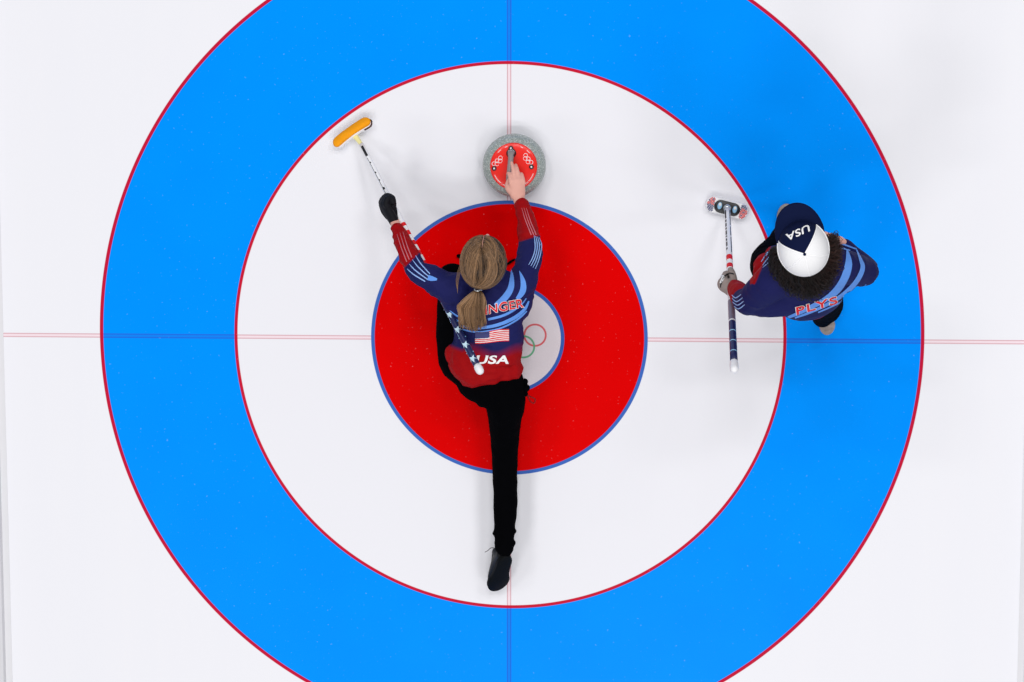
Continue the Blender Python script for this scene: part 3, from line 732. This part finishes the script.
    pr.build('pale_blue_elbow_lines', M['pale_blue'], je, root)
    pr = Print(T); pr.stripe([(428, 277.5, 5), (432, 278.6, 4.6), (437, 279.5, 2.0)]); pr.build('light_blue_patch', M['light_blue'], je, root)
    pr = Print(T)
    for i in range(4):
        o_ = i * 2.15
        pr.stripe([(534.0 + o_ * .7, 235.5 + o_ * .3, 0.4), (534.8 + o_ * .95, 243, 0.95), (534.6 + o_ * .95, 251, 0.95), (532 + o_ * .95, 259 + o_ * .3, 0.9), (528.5 + o_ * 1.0, 265 + o_ * .6, 0.5)])
    pr.build('pale_blue_elbow_lines', M['pale_blue'], je, root)
    pr = Print(T)
    for i in range(3):
        pr.stripe([(397.2 + i * 2.8, 234 - i * 1, 0.3), (401.6 + i * 2.8, 248 - i * 1, 0.8), (407.0 + i * 2.4, 262 - i * 2.2, 1.0)])
    pr.build('rose_forearm_lines', M['rose_line'], je, root)
    pr = Print(T)
    for i in range(3):
        pr.stripe([(521.8 + i * 2.2, 208, 0.3), (526.0 + i * 2.3, 222, 0.8), (531.2 + i * 2.4, 235, 1.1)])
    pr.build('rose_forearm_lines', M['rose_line'], je, root)
    # lettering
    pw = Print(T, 0.0022); letters(pw, 'INGER', (485.6, 314.2), (37.6, -7.2), (-0.6, -8.6), offset=0.045, spacing=1.05); pw.build('name_lettering', M['white'], je, root)
    pw = Print(T, 0.0034); letters(pw, 'INGER', (485.6, 314.2), (37.6, -7.2), (-0.6, -8.6), offset=0.012, spacing=1.05); pw.build('name_lettering', M['red_print'], je, root)
    pw = Print(T, 0.0028); letters(pw, 'USA', (475.8, 363.2), (32, 0.0), (2.0, -7.8), offset=0.03, spacing=1.05); pw.build('team_lettering', M['white'], je, root)
    # flag patch
    def fl(u, v): return 475.3 + 33.5 * u, 332 - 3.2 * u + (11.4 + u * 0.9) * v + 0.5 * math.sin(u * 6)
    pw = Print(T, 0.0022); pw.grid(fl, 16, 8); flag = pw.build('flag_patch', M['white'], je, root)
    pw = Print(T, 0.0032)
    for i in range(0, 13, 2): pw.grid(lambda u, v, i=i: fl(u, (i + v) / 13), 16, 1)
    pw.build('flag_red_stripes', M['red_print'], je, root)
    pw = Print(T, 0.0042); pw.grid(lambda u, v: fl(u * .42, v * 7 / 13), 6, 4); pw.build('flag_canton', M['navy_print'], je, root)
    # glove on the left hand
    g = Geo(); hand(g, wL + V((-0.01, 0.012, 0)), dL, nL, -ax, curls=(55, 80, 60), thumb=thL, grow=0.0045, k=0.87)
    g.tube([P(394.5, 218.5, .23), P(389, 210, 0.225), P(386.5, 202, .22)], [(0.026, 0.024), (0.036, 0.03), (0.036, 0.032)])
    gl = fuse(g, 'glove', 0.0030, 3, M['glove_black'], root)
    # shoes
    _, _ = shoe(root, P(506.5, 556, 0.220), P(494.0, 597, 0.02) - P(506.5, 556, 0.220), V((-0.36, 0.80, -0.60)), L=0.266, Wd=0.104, collar=0.075)
    s2, at2 = shoe(root, P(478, 322, 0.004) + V((0, 0, 0.004)), P(468.5, 259.5, 0.0) - P(478, 322, 0.0), V((0, 0, 1)))
    g = Geo(); g.tube([P(480, 268, 0.01), P(505, 264.5, 0.008), P(511, 261.5, 0.008), P(514.5, 259.5, 0.008)], [0.005, 0.005, 0.006, 0.004], seg=8)
    sub(link('loose_lace', g.mesh('l'), M['black']), s2, root)
    g = Geo(); g.tube([P(478, 262, 0.01), P(465, 257.5, 0.012), P(458.5, 256, 0.012)], [0.006, 0.010, 0.009], seg=10)
    sub(link('toe_strap', g.mesh('l'), M['black']), s2, root)
    # hair
    r, f, u = HB; hcen = hc + u * 0.014 - f * 0.010; RX, RF, RU = 0.102, 0.119, 0.106
    def surf(d, k=1.0):
        d = d.normalized(); x, y, z = d.x, d.y, d.z; return hcen + (r * (x * RX) + f * (y * RF) + u * (z * RU)) * k
    g = Geo()
    tie = V((-0.22, -0.90, 0.40)).normalized()
    rnd = random.Random(3)
    # under-shell
    base = Geo()
    nu, nv = 48, 26; idx = {}
    for j in range(nv + 1):
        for i in range(nu):
            th = math.pi * j / nv; ph = 2 * math.pi * i / nu
            d = V((math.sin(th) * math.cos(ph), math.sin(th) * math.sin(ph), math.cos(th)))
            if (d.y > 0.30 and d.z < 0.42) or d.z < -0.55: continue
            idx[(i, j)] = len(base.v); base.v.append(surf(d, 0.965)); base.t.append(0.08)
    for j in range(nv):
        for i in range(nu):
            q = [(i, j), ((i + 1) % nu, j), ((i + 1) % nu, j + 1), (i, j + 1)]
            if all(k_ in idx for k_ in q): base.f.append(tuple(idx[k_] for k_ in q)); base.m.append(0)
    for i in range(1500):
        sgn = 1 if rnd.random() < 0.56 else -1
        if rnd.random() < 0.50:
            pt = rnd.uniform(0, 1); pang = math.radians(24 + 44 * pt)      # along the parting, front to crown
            d0 = V((-0.10 + sgn * 0.035, math.cos(pang), math.sin(pang)))
            spread = rnd.uniform(0.15, 1.0)
            mid = V((sgn * (0.30 + 0.72 * spread), 0.55 - 0.70 * pt + rnd.uniform(-.08, .08), 1.0 - 1.05 * spread))
        else:                                                             # swirling out of the crown
            pt = 1.0; a_ = rnd.uniform(-2.3, 2.3); d0 = V((-0.10, 0.36, 0.93)) + V((math.sin(a_), -math.cos(a_), 0)) * rnd.uniform(0.02, 0.30)
            w_ = rnd.random() ** 0.7; mid = V((math.sin(a_) * 0.95 * w_ + 0.30 * (1 - w_) + 0.10, -0.38 - math.cos(a_) * 0.30 * w_, 0.75 - abs(math.sin(a_)) * 0.40 * w_)) 
        pph = 4 * d0.y; k = rnd.uniform(0.985, 1.03) + 0.018 * math.sin(mid.x * 13 + mid.z * 17 + pph); ph = rnd.uniform(0, 6.28); am = rnd.uniform(0.0, 0.022)
        tone = min(1, max(0, rnd.gauss(0.22, 0.20) + 0.30 * math.sin(mid.x * 13 + mid.z * 17 + pph)))
        te = (tie + V((rnd.uniform(-.08, .08), 0, rnd.uniform(-.08, .08)))).normalized()
        pts = []
        for q in range(13):
            t = q / 12; a = slerp(d0, mid, t); b = slerp(mid, te, t); dd = slerp(a, b, t)
            dd = dd + V((am * math.sin(ph + t * 7), 0, am * math.cos(ph + t * 6)))
            pts.append(surf(dd, k + 0.02 * math.sin(math.pi * t) + 0.012 * math.sin(ph * 3 + t * 5)))
        strand(g, pts, 0.0014, 0.0011, tone)
    b0 = len(g.v); g.v += base.v; g.f += [tuple(b0 + k_ for k_ in fc) for fc in base.f]; g.m += base.m; g.t += base.t
    hair = link('hair', g.mesh('hair'), M['hair_blond']); fix_parent(hair, root)
    g = Geo(); g.tube([surf(V((-0.10, math.cos(math.radians(a_)), math.sin(math.radians(a_)))), 1.028) for a_ in (26, 36, 46, 56, 64)], [0.0010, 0.0013, 0.0014, 0.0012, 0.0006], n=3, seg=6)
    sub(link('parting', g.mesh('parting'), M['skin']), hair, root)
    # loose strands at the left temple
    # ponytail
    tp = P(478.0, 290.0, 0.588)
    g = Geo(); rnd = random.Random(5)
    for i in range(620):
        a = rnd.uniform(0, 2 * math.pi); rr = math.sqrt(rnd.random()); s_ = rr * math.cos(a); h_ = rr * math.sin(a)
        ln = rnd.uniform(0.72, 1.05) * (1 - 0.12 * abs(s_))
        pts = []
        for q in range(10):
            t = q / 9 * ln
            wdt = 0.010 + 0.058 * min(1, t * 2.6) ** 0.8 - 0.012 * t; th = 0.010 + 0.020 * math.sin(min(1, t * 1.5) * math.pi * .6)
            cx = 478.0 - 7.0 * min(1, t * 2.4) + 4.0 * max(0, t - .45); cy = 290 + 40.5 * t
            z = 0.590 + 0.012 * math.sin(t * 3) - 0.025 * t
            w = P(cx, cy, z) + V((s_ * wdt + 0.003 * math.sin(t * 9 + a * 3), 0, h_ * th))
            pts.append(w)
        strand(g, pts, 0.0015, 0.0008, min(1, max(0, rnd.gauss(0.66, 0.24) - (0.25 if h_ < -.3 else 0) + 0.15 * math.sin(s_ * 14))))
    pt_ = link('ponytail', g.mesh('ponytail'), M['hair_blond']); sub(pt_, hair, root)
    g = Geo(); pts = [tp + V((0.014 * math.cos(t * math.pi / 8), 0.003 * math.sin(t), 0.012 * math.sin(t * math.pi / 8))) for t in range(17)]
    g.tube(pts, [0.0040] * 17, n=1, seg=8); sub(link('hair_tie', g.mesh('tie'), M['metal']), hair, root)
    g = Geo()
    for k_ in range(5):
        o_ = k_ * 0.8; g.tube([P(461 + o_, 262, .57), P(457.5 + o_, 272, .56), P(456 + o_ * .7, 282, .555), P(457.5, 290 + o_, .555)], [0.0007] * 4, n=3, seg=4, tone=0.75)
    sub(link('loose_lock', g.mesh('lock'), M['hair_blond']), hair, root)
    return root
build_slider()

# ------------------------------------------------------------------ player 2: standing, bent forward over the broom
def build_watcher():
    root = thing('person', 'person in a navy and white cap bent forward, grey glove on a broom', 'person', P(800, 268, 0.0))
    HB = basis(V((-0.24, 0.93, 0.12)), V((-0.02, -0.05, 1)))
    hc = P(802.5, 245, 1.22)
    gr = on_line(B2A, B2B, 729.3, 281)
    sL, eL = P(776, 277, 1.04), P(747, 303, 0.80)
    wL = gr + V((0.026, -0.045, 0.055))
    sR, eR, wR = P(832, 268, 1.06), P(866, 271, 0.88), P(839, 241, 0.94)
    spine = [P(804, 262, 1.09), P(804, 274, 1.02), P(806, 286, 0.93), P(808, 294, 0.84), P(808, 294, 0.76)]
    hL, kL, aL = P(790, 287, 0.76), P(769, 262, 0.47), P(786, 228, 0.09)
    hR, kR, aR = P(818, 291, 0.76), P(826, 306, 0.46), P(822.5, 319, 0.09)
    g = Geo(); at = head(g, hc, HB)
    g.tube([hc - HB[2] * 0.05 - HB[1] * 0.02, spine[0]], [0.052, 0.062])
    g.tube(spine, [(0.11, 0.07), (0.14, 0.08), (0.13, 0.08), (0.12, 0.08), (0.13, 0.085)], hint=V((0, -1, .4)))
    g.tube([spine[1], sL, eL, wL], [0.05, 0.042, 0.034, 0.021], n=3); g.tube([spine[1], sR, eR, wR], [0.05, 0.042, 0.034, 0.022], n=3)
    g.tube([hL, P(774, 271, 0.62), kL, aL], [0.065, 0.05, 0.042, 0.03]); g.tube([hR, P(823, 299, 0.60), kR, aR], [0.065, 0.05, 0.042, 0.03])
    hand(g, wR, P(812, 229, 0.95) - wR, V((-0.2, -0.95, 0.05)), V((0, 0, 1)), curls=(25, 35, 25), k=0.9)
    hd = V((-0.75, 0.50, -0.35)); hn = V((0.35, 0.55, -0.72)); th = [V((-0.1, 0.9, -0.1)), V((-0.2, 0.9, -0.5)), V((-0.3, 0.6, -0.7))]
    hand(g, wL, hd, hn, V((0.2, 0.8, -0.5)), curls=(60, 80, 60), thumb=th, k=0.85)
    body = fuse(g, 'body', 0.0045, 3, M['skin'], root)
    face_parts(at, HB, body, root)
    # trousers
    g = Geo()
    g.tube([P(806, 293, 0.88), P(806, 291, 0.76)], [(0.14, 0.10), (0.15, 0.11)], hint=V((0, 1, 0)))
    g.tube([P(790, 285, 0.76), P(774, 271, 0.62), P(767.5, 262, 0.50), P(778, 246, 0.28), P(786, 230, 0.10)], [0.10, 0.086, 0.074, 0.058, 0.050])
    g.tube([P(818, 291, 0.78), P(823, 299, 0.60), P(826, 306, 0.46), P(823.5, 313, 0.26), P(822.5, 317, 0.12)], [0.10, 0.085, 0.070, 0.056, 0.046])
    fuse(g, 'trousers', 0.0052, 6, M['black'], root, fold=0.005, fold_scale=10)
    # jersey
    g = Geo()
    g.tube([P(804, 258, 1.10), P(804, 268, 1.05), P(804, 279, 0.98), P(805, 289, 0.89), P(805, 291, 0.81), P(804.5, 288.5, 0.76)],
           [(0.12, 0.075), (0.165, 0.095), (0.170, 0.115), (0.160, 0.120), (0.154, 0.122), (0.155, 0.120)], hint=V((0, -0.9, .5)), seg=32, n=5)
    g.tube([P(792, 272, 1.04), P(775, 280, 1.03), P(758, 295, 0.92), P(748, 302, 0.82), P(740, 293, 0.70), P(735.5, 288.5, 0.62)], [0.085, 0.080, 0.068, 0.058, 0.046, 0.038], n=5)
    g.tube([P(792, 291, 0.95), P(772, 301, 0.92), P(755, 306.5, 0.86)], [0.10, 0.072, 0.043])
    g.tube([P(816, 269, 1.05), P(834, 266, 1.05), P(853, 269, 0.97), P(865, 271, 0.89), P(857, 260, 0.90), P(844, 246.5, 0.930)], [0.085, 0.078, 0.066, 0.058, 0.045, 0.034], n=5)
    g.tube([P(822, 284, 0.96), P(845, 279, 0.94)], [0.09, 0.055])
    g.tube([P(785, 262, 0.96), P(776, 257, 0.93)], [0.06, 0.052]); g.tube([P(784, 285, 0.88), P(772, 274, 0.87), P(769, 267, 0.85)], [0.085, 0.078, 0.066])
    je = fuse(g, 'jersey', 0.0045, 5, M['jersey'], root, fold=0.007, fold_scale=8)
    def red(c):
        x, y = Q(c)
        if x < 750: return (c.z - 0.79) / -0.004 + 0.5 if y < 316 else 0
        if x > 840: return 0
        a = (0.835 - c.z) / 0.01
        if x < 784 and y < 284: a = (755.5 + (283 - y) * .42 - x) / 1.5 + 0.5
        if y > 300: a = max(a, (0.80 - c.z) / 0.01)
        return a
    set_attr(je, 'redness', red)
    T = bvh_of(je); Print.tree_z = 0.9
    pr = Print(T)
    pr.stripe([(847, 250, 1.5), (848.3, 264, 7), (843.8, 279, 7.6), (834.5, 292, 7), (822, 301, 5), (808, 308, 4.5), (797, 313.5, 3.5), (788, 317, 2.5)])
    pr.stripe([(855.5, 248, 0.5), (860, 259, 3), (862.3, 268, 4.6), (857, 280, 5), (847, 291, 4.5), (834, 300.2, 4), (820, 307.5, 3), (806, 313.5, 2.4), (795, 317.5, 1.6)])
    pr.stripe([(866, 284, 0.6), (857, 291.5, 1.2), (846, 298.8, 1.6), (833, 305.5, 1.6), (818, 312, 1.4)])
    pr.stripe([(829, 246, 0.8), (838, 247.5, 1.4), (850, 250.5, 1.6)]); pr.stripe([(829, 241.5, 0.8), (842, 244, 1.4), (855.5, 249, 1.4)])
    pr.build('light_blue_stripes', M['light_blue'], je, root)
    pr = Print(T)
    pr.stripe([(761.5, 262, 0.5), (767, 254, 1.6), (773, 250, 2), (779, 247.5, 1.6)])
    pr.stripe([(763, 265.5, 0.5), (769, 257.5, 1.3), (775, 253.5, 1.6), (780, 251.5, 1.2)])
    pr.stripe([(763, 268, 0.3), (770, 262, 0.9), (780, 256.5, 0.8)])
    pr.build('pale_blue_chest_lines', M['pale_blue'], je, root)
    pr = Print(T)
    for q in (((732.2, 295), (736, 298), (741.5, 294.5)), ((732.4, 298.2), (737, 301.6), (743, 297.6)), ((733, 301.8), (738, 305), (744, 301)), ((734.4, 306), (739, 308.6), (745, 304.4))):
        pr.stripe([(q[0][0], q[0][1], .6), (q[1][0], q[1][1], 1.0), (q[2][0], q[2][1], 0.6)])
    pr.build('pale_blue_sleeve_lines', M['pale_blue'], je, root)
    pw = Print(T, 0.0022); letters(pw, 'PLYS', (797, 314.2), (40, -11.2), (-1.0, -7.2), offset=0.045, spacing=1.12); pw.build('name_lettering', M['white'], je, root)
    pw = Print(T, 0.0036); letters(pw, 'PLYS', (797, 314.2), (40, -11.2), (-1.0, -7.2), offset=0.014, spacing=1.12); pw.build('name_lettering', M['red_print'], je, root)
    # glove
    g = Geo(); hand(g, wL, hd, hn, V((0.2, 0.8, -0.5)), curls=(60, 80, 60), thumb=th, grow=0.004, k=0.88)
    g.tube([wL + V((0.012, -0.012, 0.015)), wL + hd.normalized() * 0.04, wL + hd.normalized() * 0.075], [(0.034, 0.028), (0.036, 0.026), (0.036, 0.024)], hint=hn)
    gl = fuse(g, 'glove', 0.003, 3, M['glove_grey'], root)
    pr = Print(bvh_of(gl), 0.001); Print.tree_z = 0.55
    pr.stripe([(720.5, 287.5, 0.8), (721.3, 283, 1.3), (724.5, 276.5, 1.4), (729.5, 273.3, 1.3), (734, 274.2, 1)], cols=2)
    pr.build('dark_band', M['plastic_black'], gl, root)
    pr = Print(bvh_of(gl), 0.001)
    pr.stripe([(720, 276.5, 1.0), (723, 276.5, 2.6), (722, 280.5, 2.4), (720, 283, 0.8)], cols=2)
    pr.build('white_emblem', M['white'], gl, root)
    # shoes
    q = P(824.5, 334, 0.012); shoe(root, q, V((0.12, 1, 0.0)), V((0, 0, 1)), mats=('knit', 'knit', 'lace'))
    q = P(789, 252, 0.008); q2 = P(786, 203.5, 0.008); dd = (q2 - q).normalized(); shoe(root, q2 - dd * 0.255, dd, V((0, 0, 1)), mats=('knit', 'knit', 'lace'))
    # cap ------------------------------------------------------------
    r, f, u = HB; cc = hc + u * 0.030 - f * 0.008; RX, RF, RU = 0.099, 0.112, 0.092
    def dome(az, el, k=1.0):        # az: from the front, positive to the wearer's left
        ce = math.cos(el) ** 0.92; q = math.sin(el)
        return cc + (r * (-math.sin(az) * ce * RX) + f * (math.cos(az) * ce * RF) + u * (q * RU * (1 + 0.10 * max(0, math.cos(az)) * math.cos(el)))) * k
    nA, nE = 96, 16; aL_, aR_ = math.radians(62), math.radians(-46)
    def panel(name, a0, a1, m, k=1.0):
        g = Geo(); n = max(2, int((a1 - a0) / (2 * math.pi) * nA))
        for j in range(nE + 1):
            el = -0.08 + (math.pi / 2 + 0.08) * j / nE
            for i in range(n + 1): g.v.append(dome(a0 + (a1 - a0) * i / n, el, k))
        for j in range(nE):
            for i in range(n):
                a = j * (n + 1) + i; g.f.append((a, a + 1, a + n + 2, a + n + 1)); g.m.append(0)
        me = g.mesh(name); o = link(name, me, m)
        s = o.modifiers.new('thick', 'SOLIDIFY'); s.thickness = 0.0025; s.offset = -1; return o
    crown = panel('cap', aR_, aL_, M['navy_cap'], 1.004); fix_parent(crown, root)
    mesh_ = panel('mesh_panel', aL_, 2 * math.pi + aR_, M['mesh_white']); sub(mesh_, crown, root)
    g = Geo()
    for az in (aL_, aR_, math.radians(122), math.radians(-112), math.pi):
        pts = [dome(az, e * math.pi / 2 / 10, 1.006) for e in range(11)]
        g.tube(pts, [(0.0030, 0.0012)] * 11, n=1, seg=8, hint=(pts[5] - cc))
    g.tube([dome(2 * math.pi * i / 48 * (1) , -0.05, 1.004) for i in range(int(48 * aL_ / 6.283) + 1, 49 - int(48 * -aR_ / 6.283))], [(0.004, 0.002)] * (len(range(int(48 * aL_ / 6.283) + 1, 49 - int(48 * -aR_ / 6.283)))), n=1, seg=8)
    sub(link('seam', g.mesh('seam'), mat('cap_seam_tape', (246, 246, 248), 0.7, 0.2)), crown, root)
    Geo_b = Geo().ball(cc + u * (RU * 1.01), 0.0065, 0.0065, 0.004, HB, 14, 8); sub(link('cap_button', Geo_b.mesh('b'), M['navy_cap']), crown, root)
    # brim
    g = Geo(); n = 28; rows = 8
    for side in (0, 1):
        for j in range(rows + 1):
            for i in range(n + 1):
                a = math.radians(-74 + 148 * i / n); e = dome(a, 0.0, 1.0)
                ext = 0.074 * (max(0, math.cos(a * 1.08)) ** 0.50) * j / rows if abs(a * 1.08) < math.pi / 2 else 0.0
                w = 0.012 * (math.sin(a)) ** 2
                g.v.append(e + f * ext - r * (math.sin(a) * ext * 0.10) - u * (ext * 0.12 + w * (j / rows) * 1.6 + 0.0035 * side + 0.004))
    m_ = (rows + 1) * (n + 1)
    for side in (0, 1):
        for j in range(rows):
            for i in range(n):
                a = side * m_ + j * (n + 1) + i; q = (a, a + 1, a + n + 2, a + n + 1); g.f.append(q if side else tuple(reversed(q))); g.m.append(0)
    for i in range(n): a = rows * (n + 1) + i; g.f.append((a, a + 1, m_ + a + 1, m_ + a)); g.m.append(0)
    sub(link('brim', g.mesh('brim'), M['navy_cap']), crown, root)
    pr = Print(bvh_of(crown), 0.0015); Print.tree_z = 1.3
    letters(pr, 'USA', (808.5, 224.6), (-22.5, 10.0), (1.2, 6.6), offset=0.02, spacing=1.05); pr.build('cap_lettering', M['white'], crown, root)
    # curly dark hair falling over neck and shoulders
    g = Geo(); rnd = random.Random(11)
    for i in range(1000):
        side = rnd.uniform(-1, 1); az = math.pi + side * math.radians(104)
        k = rnd.uniform(0.86, 1.0); st = dome(az, rnd.uniform(-0.10, -0.02), k * .955)
        out = (st - cc); out = out - u * out.dot(u); out.normalize()
        ln = rnd.uniform(0.10, 0.20); rad = rnd.uniform(0.006, 0.015); ph = rnd.uniform(0, 6.28); turns = rnd.uniform(1.5, 3.5)
        fl_ = rnd.uniform(0.005, 0.055); back = V((0, -1, 0)); pts = []
        for q in range(14):
            t = q / 13; c0 = st + out * (fl_ * math.sin(min(1, t * 1.3) * math.pi / 2)) - V((0, 0, 1)) * (ln * t * 0.75) + back * (0.075 * t * (1 - .6 * abs(side))) + V((0.022 * side * -1 * 0 + 0.012 * t, 0, 0))
            c0 += out.cross(u) * (rad * math.cos(ph + t * turns * 6.28) * min(1, t * 4)) + out * (rad * math.sin(ph + t * turns * 6.28) * min(1, t * 4)); pts.append(c0)
        strand(g, pts, 0.0016, 0.0011, min(1, max(0, rnd.gauss(0.08, 0.12) + (0.5 * max(0, (pts[-1] - hc).dot(V((1, 0, 0))) - 0.10) / 0.05))))
    h = link('hair', g.mesh('hair'), M['hair_dark']); fix_parent(h, root)
    return root
build_watcher()
